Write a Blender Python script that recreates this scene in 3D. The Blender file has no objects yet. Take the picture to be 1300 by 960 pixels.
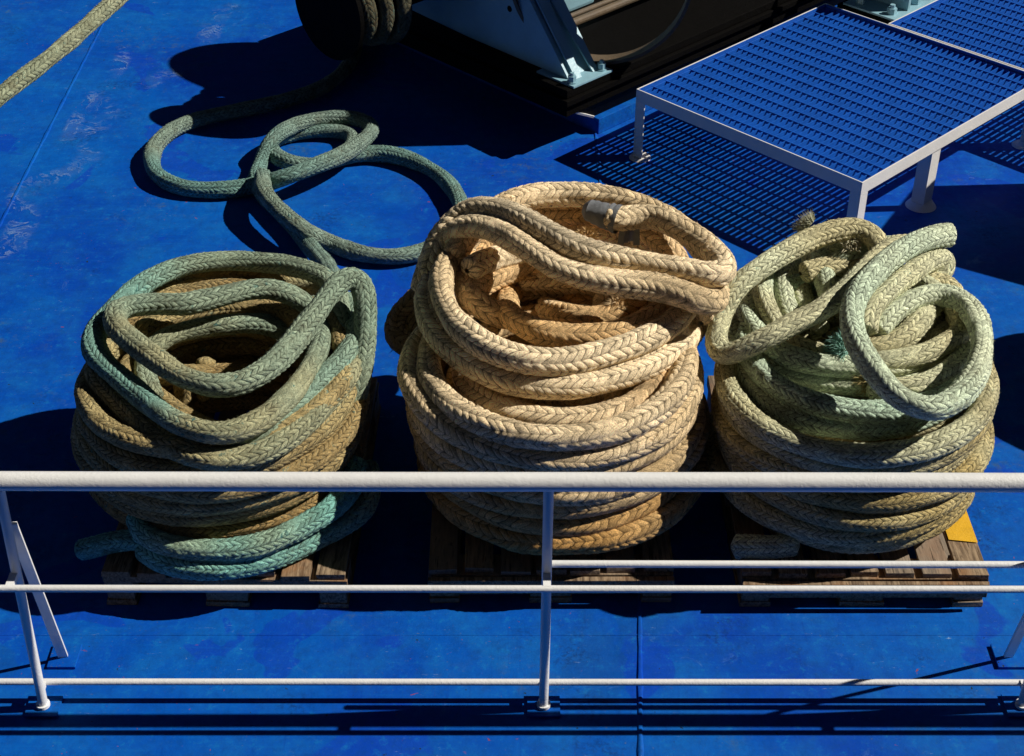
import bpy, bmesh, math, random
import numpy as np
from mathutils import Vector, Matrix
random.seed(7); RNG = np.random.default_rng(11)
S = bpy.context.scene
COL = S.collection
# ------------------------------------------------------------------ camera
CAMZ, PITCH, F = 3.58, math.radians(35.9), 1950.0
cam = bpy.data.cameras.new('camera'); cam.lens = 54.0; cam.sensor_width = 36; cam.clip_end = 500
co = bpy.data.objects.new('camera', cam); COL.objects.link(co)
co.location = (0, 0, CAMZ); co.rotation_euler = (math.pi/2 - PITCH, 0, 0); S.camera = co

def P(u, v, z):
    """point of the photograph (1300x960) on the level plane of height z"""
    dep = PITCH + math.atan((v-480)/F)
    y = (CAMZ - z)/math.tan(dep)
    t = y*math.cos(PITCH) + (CAMZ - z)*math.sin(PITCH)
    return (u-650)/F*t, y, z

# ------------------------------------------------------------------ light
SUN_EL, SUN_AZ = math.radians(43), math.radians(3)      # azimuth from +X towards +Y
d = Vector((math.cos(SUN_EL)*math.cos(SUN_AZ), math.cos(SUN_EL)*math.sin(SUN_AZ), math.sin(SUN_EL)))
sl = bpy.data.lights.new('sun', 'SUN'); sl.energy = 5.0; sl.angle = math.radians(0.5); sl.color = (1, .945, .86)
so = bpy.data.objects.new('sun', sl); COL.objects.link(so)
so.rotation_euler = d.to_track_quat('Z', 'Y').to_euler(); so.location = (8, 0, 8)
W = bpy.data.worlds.new('World'); S.world = W; W.use_nodes = True
nt = W.node_tree; nt.nodes.clear()
sky = nt.nodes.new('ShaderNodeTexSky'); sky.sky_type = 'NISHITA'; sky.sun_disc = False
sky.sun_elevation = SUN_EL; sky.sun_rotation = math.pi/2 - SUN_AZ
sky.air_density = .12; sky.dust_density = 0; sky.altitude = 3500
bg = nt.nodes.new('ShaderNodeBackground'); bg.inputs[1].default_value = .05
wo = nt.nodes.new('ShaderNodeOutputWorld')
nt.links.new(sky.outputs[0], bg.inputs[0]); nt.links.new(bg.outputs[0], wo.inputs[0])
S.view_settings.view_transform = 'Standard'; S.view_settings.look = 'None'
S.view_settings.exposure = 0; S.view_settings.gamma = 1
S.render.engine = 'CYCLES'

# ------------------------------------------------------------------ node helpers
class N:
    def __init__(s, name):
        s.m = bpy.data.materials.new(name); s.m.use_nodes = True
        s.t = s.m.node_tree; s.b = s.t.nodes['Principled BSDF']
    def n(s, typ, **kw):
        q = s.t.nodes.new(typ)
        for k, v in kw.items(): setattr(q, k, v)
        return q
    def link(s, a, b): s.t.links.new(a, b)
    def put(s, sock, v):
        if isinstance(v, (int, float)): sock.default_value = v
        elif isinstance(v, (tuple, list)): sock.default_value = (*v, 1) if len(v) == 3 and len(sock.default_value) == 4 else v
        else: s.link(v, sock)
    def math(s, op, a, b=0.0, c=None, clamp=False):
        q = s.n('ShaderNodeMath', operation=op, use_clamp=clamp)
        s.put(q.inputs[0], a); s.put(q.inputs[1], b)
        if c is not None: s.put(q.inputs[2], c)
        return q.outputs[0]
    def mix(s, f, a, b, mode='MIX'):
        q = s.n('ShaderNodeMix', data_type='RGBA', blend_type=mode)
        s.put(q.inputs[0], f); s.put(q.inputs[6], a); s.put(q.inputs[7], b)
        return q.outputs[2]
    def noise(s, vec, scale, detail=4, rough=.55, dist=0, out=0):
        q = s.n('ShaderNodeTexNoise'); s.put(q.inputs['Vector'], vec)
        q.inputs['Scale'].default_value = scale; q.inputs['Detail'].default_value = detail
        q.inputs['Roughness'].default_value = rough; q.inputs['Distortion'].default_value = dist
        return q.outputs[out]
    def ramp(s, f, lo, hi, a=0.0, b=1.0):
        q = s.n('ShaderNodeMapRange'); q.clamp = True; q.interpolation_type = 'SMOOTHSTEP'
        s.put(q.inputs[0], f); q.inputs[1].default_value = lo; q.inputs[2].default_value = hi
        q.inputs[3].default_value = a; q.inputs[4].default_value = b
        return q.outputs[0]
    def mapping(s, vec, scale=(1,1,1), rot=(0,0,0), loc=(0,0,0)):
        q = s.n('ShaderNodeMapping'); s.link(vec, q.inputs[0])
        q.inputs[1].default_value = loc; q.inputs[2].default_value = rot; q.inputs[3].default_value = scale
        return q.outputs[0]
    def bump(s, h, strength, dist):
        q = s.n('ShaderNodeBump'); s.link(h, q.inputs['Height'])
        q.inputs['Strength'].default_value = strength; q.inputs['Distance'].default_value = dist
        s.link(q.outputs[0], s.b.inputs['Normal'])
    def set(s, **kw):
        for k, v in kw.items(): s.put(s.b.inputs[k.replace('_', ' ')], v)
        return s

def rope_material(name, fleck, fleck_amt, groove_shade):
    m = N(name)
    uv = m.n('ShaderNodeUVMap'); uv.uv_map = 'lay'
    sep = m.n('ShaderNodeSeparateXYZ'); m.link(uv.outputs[0], sep.inputs[0])
    U, V = sep.outputs[0], sep.outputs[1]
    c = m.math('FLOOR', U); x = m.math('FRACT', U)
    par = m.math('MODULO', m.math('ADD', c, 100.0), 2.0)
    xd = m.math('ABSOLUTE', m.math('SUBTRACT', par, x))          # x or 1-x
    # small wobble so the plait is never ruler-straight
    g = m.n('ShaderNodeNewGeometry').outputs['Position']
    wob = m.math('MULTIPLY', m.math('SUBTRACT', m.noise(g, 26, 2), .5), .5)
    p = m.math('ADD', m.math('ADD', V, m.math('MULTIPLY', xd, 1.0)), wob)
    a = m.math('FRACT', p); pid = m.math('FLOOR', p)
    t = m.math('SUBTRACT', m.math('MULTIPLY', a, 2.0), 1.0)
    hump = m.math('SQRT', m.math('MAXIMUM', m.math('SUBTRACT', 1.0, m.math('MULTIPLY', t, t)), 0.0))
    tx = m.math('SUBTRACT', m.math('MULTIPLY', x, 2.0), 1.0)
    colp = m.math('SUBTRACT', 1.0, m.math('POWER', m.math('ABSOLUTE', tx), 3.0))
    h = m.math('MULTIPLY', hump, m.math('ADD', .35, m.math('MULTIPLY', colp, .65)))
    worn = m.math('MULTIPLY', m.ramp(m.noise(g, 8, 4, .7), .47, .66), .72)
    h = m.math('ADD', m.math('MULTIPLY', h, m.math('SUBTRACT', 1.0, worn)), m.math('MULTIPLY', worn, .62))
    # yarns inside each strand
    comb = m.n('ShaderNodeCombineXYZ'); m.put(comb.inputs[0], m.math('MULTIPLY', a, 6.0)); m.put(comb.inputs[1], m.math('MULTIPLY', x, 1.2))
    m.put(comb.inputs[2], m.math('ADD', m.math('MULTIPLY', pid, 7.31), m.math('MULTIPLY', c, 3.17)))
    yarn = m.noise(comb.outputs[0], 1.6, 3, .7)
    fib = m.noise(g, 190, 5, .85)
    H = m.math('ADD', h, m.math('ADD', m.math('MULTIPLY', yarn, .55), m.math('MULTIPLY', fib, .7)))
    m.bump(H, 1.0, .007)
    # colour
    wn = m.n('ShaderNodeTexWhiteNoise', noise_dimensions='2D')
    cb = m.n('ShaderNodeCombineXYZ'); m.put(cb.inputs[0], pid); m.put(cb.inputs[1], c); m.link(cb.outputs[0], wn.inputs['Vector'])
    rnd = wn.outputs['Value']
    att = m.n('ShaderNodeAttribute', attribute_name='tint').outputs['Color']
    v1 = m.math('ADD', .70, m.math('MULTIPLY', rnd, .50))
    v2 = m.math('ADD', .25, m.math('MULTIPLY', yarn, 1.6))
    v3 = m.math('ADD', -.75, m.math('MULTIPLY', fib, 3.6))
    vv = m.math('MULTIPLY', m.math('MULTIPLY', v1, v2), v3)
    gr = m.ramp(h, .05, .62, groove_shade*.35, 1.0)  # grooves darkened in the colour, standing in for shade between strands
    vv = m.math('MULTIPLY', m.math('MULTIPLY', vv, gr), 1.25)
    gv = m.n('ShaderNodeCombineColor')
    for k in range(3): m.put(gv.inputs[k], vv)
    base = m.mix(1.0, att, gv.outputs[0], 'MULTIPLY')
    big = m.noise(g, 9, 3, .6)
    f = m.ramp(m.math('ADD', m.math('MULTIPLY', rnd, .5), m.math('MULTIPLY', m.noise(g, 60, 3, .8), .8)), 1.0-fleck_amt, 1.12-fleck_amt)
    f = m.math('MULTIPLY', f, m.ramp(big, .38, .6, .25, 1.0))
    ft = m.ramp(m.noise(comb.outputs[0], 2.6, 2, .6), .60-fleck_amt*.35, .68-fleck_amt*.35, 0, .85)
    f = m.math('MAXIMUM', f, m.math('MULTIPLY', ft, min(1.0, fleck_amt*4)))
    base = m.mix(f, base, fleck)
    # grime blotches
    gm = m.ramp(m.noise(g, 14, 5, .7), .50, .72, 0, .5)
    base = m.mix(gm, base, (.10, .075, .035))
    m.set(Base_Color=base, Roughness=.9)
    m.b.inputs['Specular IOR Level'].default_value = .15
    return m.m

def paint_material(name, colr, rough=.45, rust=.0, rustcol=(.16,.05,.015), dirt=.15, bump=.15, scale=1.0, spec=.5):
    m = N(name); g = m.n('ShaderNodeTexCoord').outputs['Object']
    n1 = m.noise(g, 3*scale, 5, .6); n2 = m.noise(g, 40*scale, 4, .7)
    c = m.mix(m.ramp(n1, .35, .7, 0, dirt), colr, tuple(x*.45+(.02 if max(colr) < 3*min(colr)+.05 else .0) for x in colr))
    c = m.mix(m.ramp(n2, .5, .75, 0, dirt), c, tuple(min(1, x*1.25+(.01 if max(colr) < 3*min(colr)+.05 else .0)) for x in colr))
    if rust > 0:
        r = m.ramp(m.noise(g, 9*scale, 8, .75, .6), .74-rust*.2, .78-rust*.2)
        c = m.mix(r, c, rustcol)
    m.set(Base_Color=c, Roughness=rough); m.b.inputs['Specular IOR Level'].default_value = spec
    m.bump(m.math('ADD', n2, m.math('MULTIPLY', n1, 2.0)), bump, .01)
    return m.m

def deck_material():
    m = N('deck paint'); g = m.n('ShaderNodeNewGeometry').outputs['Position']
    big = m.noise(g, .9, 5, .6, .4); mid = m.noise(g, 4.5, 6, .65, .3); fine = m.noise(g, 60, 5, .7)
    sp = m.n('ShaderNodeSeparateXYZ'); m.link(g, sp.inputs[0])
    c = m.mix(m.ramp(big, .32, .68), (.0006, .046, .38), (.0008, .102, .45))
    c = m.mix(m.ramp(mid, .42, .72, 0, .5), c, (.002, .13, .42))
    # brushed-on patches of fresher paint, sharper edged
    pt = m.noise(g, 1.7, 3, .5, .9)
    c = m.mix(m.ramp(pt, .60, .615, 0, .75), c, (.0014, .048, .42))
    pt2 = m.noise(m.mapping(g, (1, 1, 1), (0,0,1.1), (7.3, 2.2, 0)), 1.3, 5, .55, .5)
    c = m.mix(m.ramp(pt2, .6, .63, 0, .5), c, (.004, .075, .30))
    # brush streaks
    st = m.noise(m.mapping(g, (1.2, 22, 1), (0,0,.5)), 2.2, 4, .6)
    c = m.mix(m.ramp(st, .52, .8, 0, .22), c, (.006, .17, .52))
    st2 = m.noise(m.mapping(g, (30, 2, 1), (0,0,.22)), 2.0, 4, .65)
    c = m.mix(m.ramp(st2, .55, .78, 0, .3), c, (.001, .022, .22))
    # yellow-green grime, dark scuffs, white scuffs, rust specks
    gy = m.math('MULTIPLY', m.ramp(m.noise(g, 1.4, 3, .5, .2), .52, .66), m.ramp(m.noise(g, 16, 6, .75), .5, .72))
    c = m.mix(m.math('MULTIPLY', gy, .55), c, (.07, .115, .075))
    dk = m.math('MULTIPLY', m.ramp(m.noise(m.mapping(g, (1,1,1), (0,0,0), (3.1, 9.4, 0)), 2.6, 4, .6), .56, .68), m.ramp(fine, .42, .66))
    c = m.mix(m.math('MULTIPLY', dk, .6), c, (.003, .02, .09))
    hz = m.ramp(m.noise(m.mapping(g, (1,1,1), (0,0,0), (13.1, 4.4, 0)), 5.0, 7, .75, 1.6), .62, .75, 0, .4)
    c = m.mix(hz, c, (.10, .26, .55))
    sc = m.math('MULTIPLY', m.ramp(m.noise(m.mapping(g, (1, 5, 1), (0,0,.35)), 13, 5, .8, 1.0), .655, .69), m.ramp(mid, .45, .6))
    c = m.mix(m.math('MULTIPLY', sc, .6), c, (.35, .5, .68))
    rs = m.math('MULTIPLY', m.ramp(m.noise(g, 34, 3, .6, .6), .70, .73), m.ramp(m.noise(g, 2.1, 2), .5, .6))
    c = m.mix(m.math('MULTIPLY', rs, .85), c, (.30, .05, .02))
    ys = m.math('MULTIPLY', m.ramp(m.noise(m.mapping(g, (1, 1.6, 1), (0,0,0), (2, 8, 0)), 55, 3, .7), .66, .71), m.ramp(m.noise(g, 1.9, 3), .42, .6))
    c = m.mix(m.math('MULTIPLY', ys, .6), c, (.14, .16, .09))
    mt = m.noise(g, 19, 6, .75)
    c = m.mix(m.ramp(mt, .46, .66, 0, .4), c, (.002, .05, .24))
    c = m.mix(m.ramp(mt, .3, .46, .45, 0), c, (.008, .19, .48))
    m4 = m.noise(m.mapping(g, (1, 1, 1), (0,0,0), (1, 5, 0)), 90, 4, .8)
    c = m.mix(m.ramp(m4, .56, .70, 0, .35), c, (.03, .15, .30))
    bs = m.ramp(m.noise(m.mapping(g, (1,1,1), (0,0,0), (5, 1, 0)), 38, 2, .5), .74, .76)
    c = m.mix(bs, c, (.012, .03, .04))
    m.set(Base_Color=c, Roughness=m.ramp(mid, .3, .7, .5, .75)); m.b.inputs['Specular IOR Level'].default_value = .12
    m.bump(m.math('ADD', m.math('ADD', fine, m.math('MULTIPLY', st, .8)), m.math('MULTIPLY', big, 14.0)), .25, .006)
    return m.m

def salt_material():
    m = N('salt crust'); g = m.n('ShaderNodeNewGeometry').outputs['Position']
    uv = m.n('ShaderNodeUVMap'); uv.uv_map = 'lay'
    sep = m.n('ShaderNodeSeparateXYZ'); m.link(uv.outputs[0], sep.inputs[0])
    e = m.math('ABSOLUTE', m.math('SUBTRACT', m.math('MULTIPLY', sep.outputs[0], 2.0), 1.0))
    n1 = m.noise(g, 7, 6, .68, .8)
    ridge = m.math('SUBTRACT', 1.0, m.math('ABSOLUTE', m.math('MULTIPLY', m.math('SUBTRACT', n1, .5), 34.0)), clamp=True)
    patch = m.ramp(m.noise(g, 3.2, 3), .40, .62)
    al = m.math('MULTIPLY', m.math('ADD', m.math('MULTIPLY', ridge, .8), m.math('MULTIPLY', m.math('MULTIPLY', m.ramp(n1, .5, .52), m.noise(g, 60, 4, .7)), .22)), patch)
    al = m.math('MULTIPLY', al, m.ramp(e, .35, 1.0, 1, 0))
    m.set(Base_Color=(.38, .55, .72), Roughness=.9, Alpha=m.math('MULTIPLY', al, .5))
    return m.m

def wood_material():
    m = N('pallet wood'); g = m.n('ShaderNodeTexCoord').outputs['Object']
    oi = m.n('ShaderNodeObjectInfo').outputs['Random']
    off = m.n('ShaderNodeVectorMath', operation='ADD'); m.link(g, off.inputs[0])
    cb = m.n('ShaderNodeCombineXYZ'); m.put(cb.inputs[0], m.math('MULTIPLY', oi, 31.0)); m.put(cb.inputs[2], m.math('MULTIPLY', oi, 17.0)); m.link(cb.outputs[0], off.inputs[1])
    v = off.outputs[0]
    uv = m.n('ShaderNodeUVMap'); uv.uv_map = 'lay'
    gr = m.noise(m.mapping(v, (9, .9, 9)), 9, 5, .7, .6)
    big = m.noise(v, 6, 4, .6)
    c = m.mix(m.ramp(gr, .3, .72), (.08, .05, .03), (.40, .29, .18))
    c = m.mix(m.ramp(big, .45, .7, 0, .7), c, (.30, .14, .055))
    c = m.mix(m.ramp(oi, .4, 1.0, 0, .7), c, (.23, .20, .165))
    c = m.mix(m.ramp(m.noise(m.mapping(v, (30, 2.2, 30)), 4, 3, .6), .60, .68, 0, .8), c, (.03, .02, .012))
    c = m.mix(m.ramp(m.noise(v, 26, 4, .7), .62, .74, 0, .7), c, (.05, .03, .018))
    m.set(Base_Color=c, Roughness=.85); m.b.inputs['Specular IOR Level'].default_value = .2
    m.bump(gr, .5, .004)
    return m.m

def fibre_material():
    m = N('loose fibres'); a = m.n('ShaderNodeAttribute', attribute_name='tint').outputs['Color']
    m.set(Base_Color=a, Roughness=.9); m.b.inputs['Specular IOR Level'].default_value = .1
    return m.m
M = dict(
    fibre=fibre_material(),
    deck=deck_material(), salt=salt_material(), wood=wood_material(),
    blocker=paint_material('dark blue hull paint', (.01, .03, .08), .6, .1, scale=.3),  # kept dark so the added sky blockers bounce little light
    weld=paint_material('weld bead blue', (.002, .045, .30), .5, 0, scale=3),
    white=paint_material('white gloss paint', (.82, .82, .80), .38, .22, (.45,.30,.16), .10, .2, 2.5),
    pwhite=paint_material('white platform paint', (.80, .78, .74), .45, .42, (.25,.11,.04), .12, .2, 2.5),
    blue=paint_material('grating blue paint', (.003, .10, .50), .5, .10, (.06,.05,.04), .35, .2, 3),
    pale=paint_material('pale blue machinery paint', (.27, .47, .55), .4, .15, (.10,.06,.03), .3, .2, 2),
    black=paint_material('greasy black steel', (.003, .0026, .0022), .7, .25, (.02,.011,.006), .0, .6, 3, .05),
    hoop=paint_material('grimy steel band', (.13, .09, .05), .55, .35, (.09,.05,.02), .5, .5, 3),
    yellow=paint_material('yellow marking paint', (.75, .42, .01), .6, .2, (.25,.18,.09), .3, .3, 4),
    tape=paint_material('grey tape', (.20, .21, .22), .6, 0, (.1,.1,.1), .6, .6, 9),
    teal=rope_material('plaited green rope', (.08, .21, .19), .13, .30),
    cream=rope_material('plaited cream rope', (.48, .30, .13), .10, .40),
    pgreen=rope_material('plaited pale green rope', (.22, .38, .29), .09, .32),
)

# ------------------------------------------------------------------ object helpers
def tag(o, label=None, cat=None, group=None, kind=None):
    if label: o['label'] = label
    if cat: o['category'] = cat
    if group: o['group'] = group
    if kind: o['kind'] = kind
    return o
def link_mesh(name, me, parent=None):
    o = bpy.data.objects.new(name, me); COL.objects.link(o)
    if parent: o.parent = parent
    return o
def empty(name, loc=(0,0,0), rz=0):
    o = bpy.data.objects.new(name, None); COL.objects.link(o); o.location = loc; o.rotation_euler.z = rz
    o.empty_display_size = .1
    return o
def bmobj(name, bm, mat, parent=None, smooth=False):
    me = bpy.data.meshes.new(name); bm.normal_update(); bm.to_mesh(me); bm.free()
    me.materials.append(mat)
    if smooth: me.shade_smooth(); me.set_sharp_from_angle(angle=math.radians(38))
    return link_mesh(name, me, parent)
def box(bm, x0, x1, y0, y1, z0, z1, bev=0.0, jit=0.0):
    vs = []
    for z in (z0, z1):
        for x, y in ((x0,y0),(x1,y0),(x1,y1),(x0,y1)):
            vs.append(bm.verts.new((x+random.uniform(-jit,jit), y+random.uniform(-jit,jit), z+random.uniform(-jit,jit)*.5)))
    fs = [(3,2,1,0),(4,5,6,7),(0,1,5,4),(1,2,6,5),(2,3,7,6),(3,0,4,7)]
    F_ = [bm.faces.new([vs[i] for i in f]) for f in fs]
    if bev:
        bmesh.ops.bevel(bm, geom=list({e for f in F_ for e in f.edges}), offset=bev, segments=2, affect='EDGES', profile=.6)
def prism(bm, pts, ax0, ax1, frame):
    """polygon pts (a,b) extruded between ax0, ax1; frame(a,b,c)->xyz"""
    lo = [bm.verts.new(frame(a, b, ax0)) for a, b in pts]; hi = [bm.verts.new(frame(a, b, ax1)) for a, b in pts]
    n = len(pts); bm.faces.new(lo[::-1]); bm.faces.new(hi)
    for i in range(n): bm.faces.new((lo[i], lo[(i+1) % n], hi[(i+1) % n], hi[i]))
def tube(bm, a, b, r, n=20, r2=None):
    a = Vector(a); b = Vector(b); ax = (b-a).normalized()
    q = ax.to_track_quat('Z', 'Y'); r2 = r if r2 is None else r2
    A = [bm.verts.new(a + q @ Vector((math.cos(t)*r, math.sin(t)*r, 0))) for t in [2*math.pi*i/n for i in range(n)]]
    B = [bm.verts.new(b + q @ Vector((math.cos(t)*r2, math.sin(t)*r2, 0))) for t in [2*math.pi*i/n for i in range(n)]]
    for i in range(n): bm.faces.new((A[i], A[(i+1)%n], B[(i+1)%n], B[i]))
    bm.faces.new(A[::-1]); bm.faces.new(B)
def bar(bm, a, b, w, t, side=(1,0,0)):
    """flat bar from a to b, w wide along `side`, t thick across"""
    a = Vector(a); b = Vector(b); ax = (b-a).normalized(); s = Vector(side); s = (s - ax*s.dot(ax)).normalized(); n = ax.cross(s)
    vs = []
    for p in (a, b):
        for i, j in ((-1,-1),(1,-1),(1,1),(-1,1)): vs.append(bm.verts.new(p + s*w/2*i + n*t/2*j))
    for f in ((3,2,1,0),(4,5,6,7),(0,1,5,4),(1,2,6,5),(2,3,7,6),(3,0,4,7)): bm.faces.new([vs[i] for i in f])
    
# ------------------------------------------------------------------ ropes
def catmull(pts, ds):
    p = np.array(pts, float)
    p = np.vstack([2*p[0]-p[1], p, 2*p[-1]-p[-2]])
    out = []
    for i in range(1, len(p)-2):
        a, b, c, e = p[i-1], p[i], p[i+1], p[i+2]
        k = max(4, int(np.linalg.norm(c-b)/ds*1.2)); t = np.linspace(0, 1, k, endpoint=False)[:, None]
        out.append(.5*((2*b) + (-a+c)*t + (2*a-5*b+4*c-e)*t**2 + (-a+3*b-3*c+e)*t**3))
    out.append(p[-2][None]); q = np.vstack(out)
    L = np.r_[0, np.cumsum(np.linalg.norm(np.diff(q, axis=0), axis=1))]
    s = np.linspace(0, L[-1], max(4, int(L[-1]/ds)))
    q = np.stack([np.interp(s, L, q[:, k]) for k in range(3)], 1)
    w = max(1, int(.022/ds)); ker = np.ones(2*w+1)/(2*w+1)
    for _ in range(2):
        pad = np.vstack([np.repeat(q[:1], w, 0), q, np.repeat(q[-1:], w, 0)])
        sm = np.stack([np.convolve(pad[:, k], ker, 'valid') for k in range(3)], 1)
        sm[0], sm[-1] = q[0], q[-1]; q = sm
    return q, s
def n1(s, per, seed):
    r = np.random.default_rng(seed); k = int(s[-1]/per)+4
    g = r.uniform(-1, 1, k); x = s/per; i = x.astype(int); f = x-i; f = f*f*(3-2*f)
    return g[i]*(1-f)+g[i+1]*f
class Rope:
    W = dict(lam=.031, ncol=8, ds=.0064)
    """collects strands of one rope into ONE mesh"""
    def __init__(s): s.V = []; s.Fq = []; s.UV = []; s.C = []; s.n = 0; s.T = []; s.TC = []; s.paths = []
    def strand(s, pts, r=.044, colf=None, seed=0, lam=None, ncol=None, K=40, ds=None, amp=.125, hairs=650, squash=1.0, taper=True):
        lam = lam or s.W['lam']; ncol = ncol or s.W['ncol']; ds = ds or s.W['ds']
        q, L = catmull(pts, ds); n = len(q); s.paths.append(q)
        T = np.gradient(q, axis=0); T /= np.linalg.norm(T, axis=1)[:, None]
        up = np.array([0, 0, 1.0]); a0 = np.cross(T[0], up)
        if np.linalg.norm(a0) < .2: a0 = np.cross(T[0], [1.0, 0, 0])
        A = np.zeros_like(q); a = a0/np.linalg.norm(a0)
        for i in range(n):
            a = a - T[i]*a.dot(T[i]); a /= np.linalg.norm(a); A[i] = a
        B = np.cross(T, A)
        tw = 1.1*n1(L, .9, seed+5)+seed*1.3
        th = np.linspace(0, 2*math.pi, K, endpoint=False)[None, :]
        U = (th/(2*math.pi)*ncol)                       # plait columns
        Vv = (L/lam)[:, None]
        rw = np.random.default_rng(seed+77); wrp = np.zeros((n, K+1)); thc = np.linspace(0, 2*math.pi, K+1)[None, :]
        for fs in (9., 17., 31., 48., 75.):
            wrp = wrp + rw.uniform(.05, .11)*np.sin(L[:, None]*fs*rw.uniform(.8, 1.2)+rw.integers(-3, 4)*thc+rw.uniform(0, 6.3))
        Vv = Vv+wrp[:, :K]
        ang0 = th+0*tw[:, None]
        x = U % 1; par = np.floor(U) % 2; xd = np.abs(par-x)
        ph = Vv+xd; aa = ph % 1
        hump = np.sqrt(np.maximum(0, 1-(2*aa-1)**2)); cp = 1-np.abs(2*x-1)**3
        h = hump*(.35+.65*cp)
        rad = r*(1+.035*n1(L, .11, seed+1)+.03*n1(L, .35, seed+2))[:, None]
        if taper:
            e = np.minimum(1, np.minimum(L, L[-1]-L)/.02); rad = rad*np.sqrt(np.maximum(.05, 1-(1-e)**2))[:, None]
        wear = np.clip(.62+.65*n1(L, .16, seed+55), .15, 1.2)[:, None]
        R = rad*(1-amp*.75+amp*h*wear)
        R = R*(1+.045*np.cos(2*ang0+6*n1(L, .4, seed+61)[:, None])+.02*np.cos(3*ang0+8*n1(L, .2, seed+62)[:, None]))
        R = R*(1+.014*np.random.default_rng(seed+3).standard_normal(R.shape))
        ang = th+tw[:, None]
        pos = q[:, None, :]+A[:, None, :]*(np.cos(ang)*R)[..., None]+B[:, None, :]*(np.sin(ang)*R*squash)[..., None]
        base = s.n; s.V.append(pos.reshape(-1, 3)); s.n += n*K
        i = np.arange(n-1)[:, None]; k = np.arange(K)[None, :]; k2 = (k+1) % K
        f = np.stack([base+i*K+k, base+i*K+k2, base+(i+1)*K+k2, base+(i+1)*K+k], -1).reshape(-1, 4)
        s.Fq.append(f)
        u0 = (k/K*ncol)+0*i; u1 = ((k+1)/K*ncol)+0*i; 
        va = (L/lam)[:, None]+wrp
        off = seed*13.0
        uv = np.stack([np.stack([u0, va[:-1, :K]+off], -1), np.stack([u1, va[:-1, 1:]+off], -1), np.stack([u1, va[1:, 1:]+off], -1), np.stack([u0, va[1:, :K]+off], -1)], -2)
        s.UV.append(uv.reshape(-1, 2))
        c = colf(L, q, seed)                              # n x 3
        c3 = np.repeat(c[:, None, :], K, 1)
        s.C.append(c3.reshape(-1, 3))
        # loose fibres
        m = int(L[-1]*hairs)
        if m:
            rr = np.random.default_rng(seed+9)
            ii = rr.integers(1, n-1, m); kk = rr.integers(0, K, m)
            p0 = pos[ii, kk]; nn = p0-q[ii]; nn /= np.linalg.norm(nn, axis=1)[:, None]
            dd = nn*rr.uniform(.3, 1, m)[:, None]+T[ii]*rr.uniform(-1, 1, m)[:, None]+rr.normal(0, .35, (m, 3))
            dd /= np.linalg.norm(dd, axis=1)[:, None]
            ln = rr.uniform(.004, .011, m)[:, None]; sd = np.cross(dd, rr.normal(0, 1, (m, 3))); sd /= np.linalg.norm(sd, axis=1)[:, None]
            st = p0-nn*.001
            s.T.append(np.stack([st-sd*.0006, st+sd*.0006, st+dd*ln], 1)); s.TC.append(np.repeat(np.minimum(1, c[ii]*1.1)[:, None, :], 3, 1))
    def build(s, name, mat, parent=None):
        V = np.vstack(s.V); Fq = np.vstack(s.Fq); UV = np.vstack(s.UV); C = np.vstack(s.C)
        if s.T:
            T = np.vstack(s.T); TC = np.vstack(s.TC); nt_ = len(T)
            tri = np.arange(nt_*3).reshape(-1, 3)+len(V)
            V = np.vstack([V, T.reshape(-1, 3)]); C = np.vstack([C, TC.reshape(-1, 3)])
            UV = np.vstack([UV, np.tile([[.5, .5]], (nt_*3, 1))])
        else: tri = np.zeros((0, 3), int)
        me = bpy.data.meshes.new(name)
        me.vertices.add(len(V)); me.vertices.foreach_set('co', V.astype('f').ravel())
        lv = np.r_[Fq.ravel(), tri.ravel()].astype('i')
        me.loops.add(len(lv)); me.loops.foreach_set('vertex_index', lv)
        ls = np.r_[np.arange(len(Fq))*4, len(Fq)*4+np.arange(len(tri))*3].astype('i')
        me.polygons.add(len(ls)); me.polygons.foreach_set('loop_start', ls)
        me.update(calc_edges=True)
        ul = me.uv_layers.new(name='lay'); ul.data.foreach_set('uv', UV.astype('f').ravel())
        ca = me.attributes.new('tint', 'FLOAT_COLOR', 'POINT')
        ca.data.foreach_set('color', np.hstack([C, np.ones((len(C), 1))]).astype('f').ravel())
        me.materials.append(mat); me.shade_smooth(); me.validate()
        return link_mesh(name, me, parent)

def frayed(center, direction, colr, n=260, length=.06, spread=.5, r=.03, mat=None, parent=None, name='frayed_end'):
    bm = bmesh.new(); dz = Vector(direction).normalized(); q = dz.to_track_quat('Z', 'Y')
    for i in range(n):
        a = random.uniform(0, 6.283); rr = r*math.sqrt(random.random())
        p = Vector(center)+q@Vector((rr*math.cos(a), rr*math.sin(a), 0))
        dd = (q@Vector((math.cos(a)*spread*rr/r+random.gauss(0,.25), math.sin(a)*spread*rr/r+random.gauss(0,.25), 1))).normalized()
        l = length*random.uniform(.4, 1); sd = dd.cross(Vector((random.gauss(0,1), random.gauss(0,1), random.gauss(0,1)))).normalized()*.0016
        mid = p+dd*l*.55+Vector((0, 0, random.gauss(0,.004)))
        e = p+dd*l+Vector((random.gauss(0,.006), random.gauss(0,.006), -.004))
        s2 = dd.cross(sd).normalized()*.0016
        v = [bm.verts.new(x) for x in (p-sd, p+sd, p+s2, mid-sd, mid+sd, mid+s2)]; t = bm.verts.new(e)
        for x, y in ((0,1),(1,2),(2,0)):
            bm.faces.new((v[x], v[y], v[y+3], v[x+3])); bm.faces.new((v[x+3], v[y+3], t))
    me = bpy.data.meshes.new(name); bm.to_mesh(me); bm.free()
    ul = me.uv_layers.new(name='lay')
    ca = me.attributes.new('tint', 'FLOAT_COLOR', 'POINT')
    nn = len(me.vertices); ca.data.foreach_set('color', np.tile([*colr, 1], (nn, 1)).astype('f').ravel())
    me.materials.append(mat); return link_mesh(name, me, parent)

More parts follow.
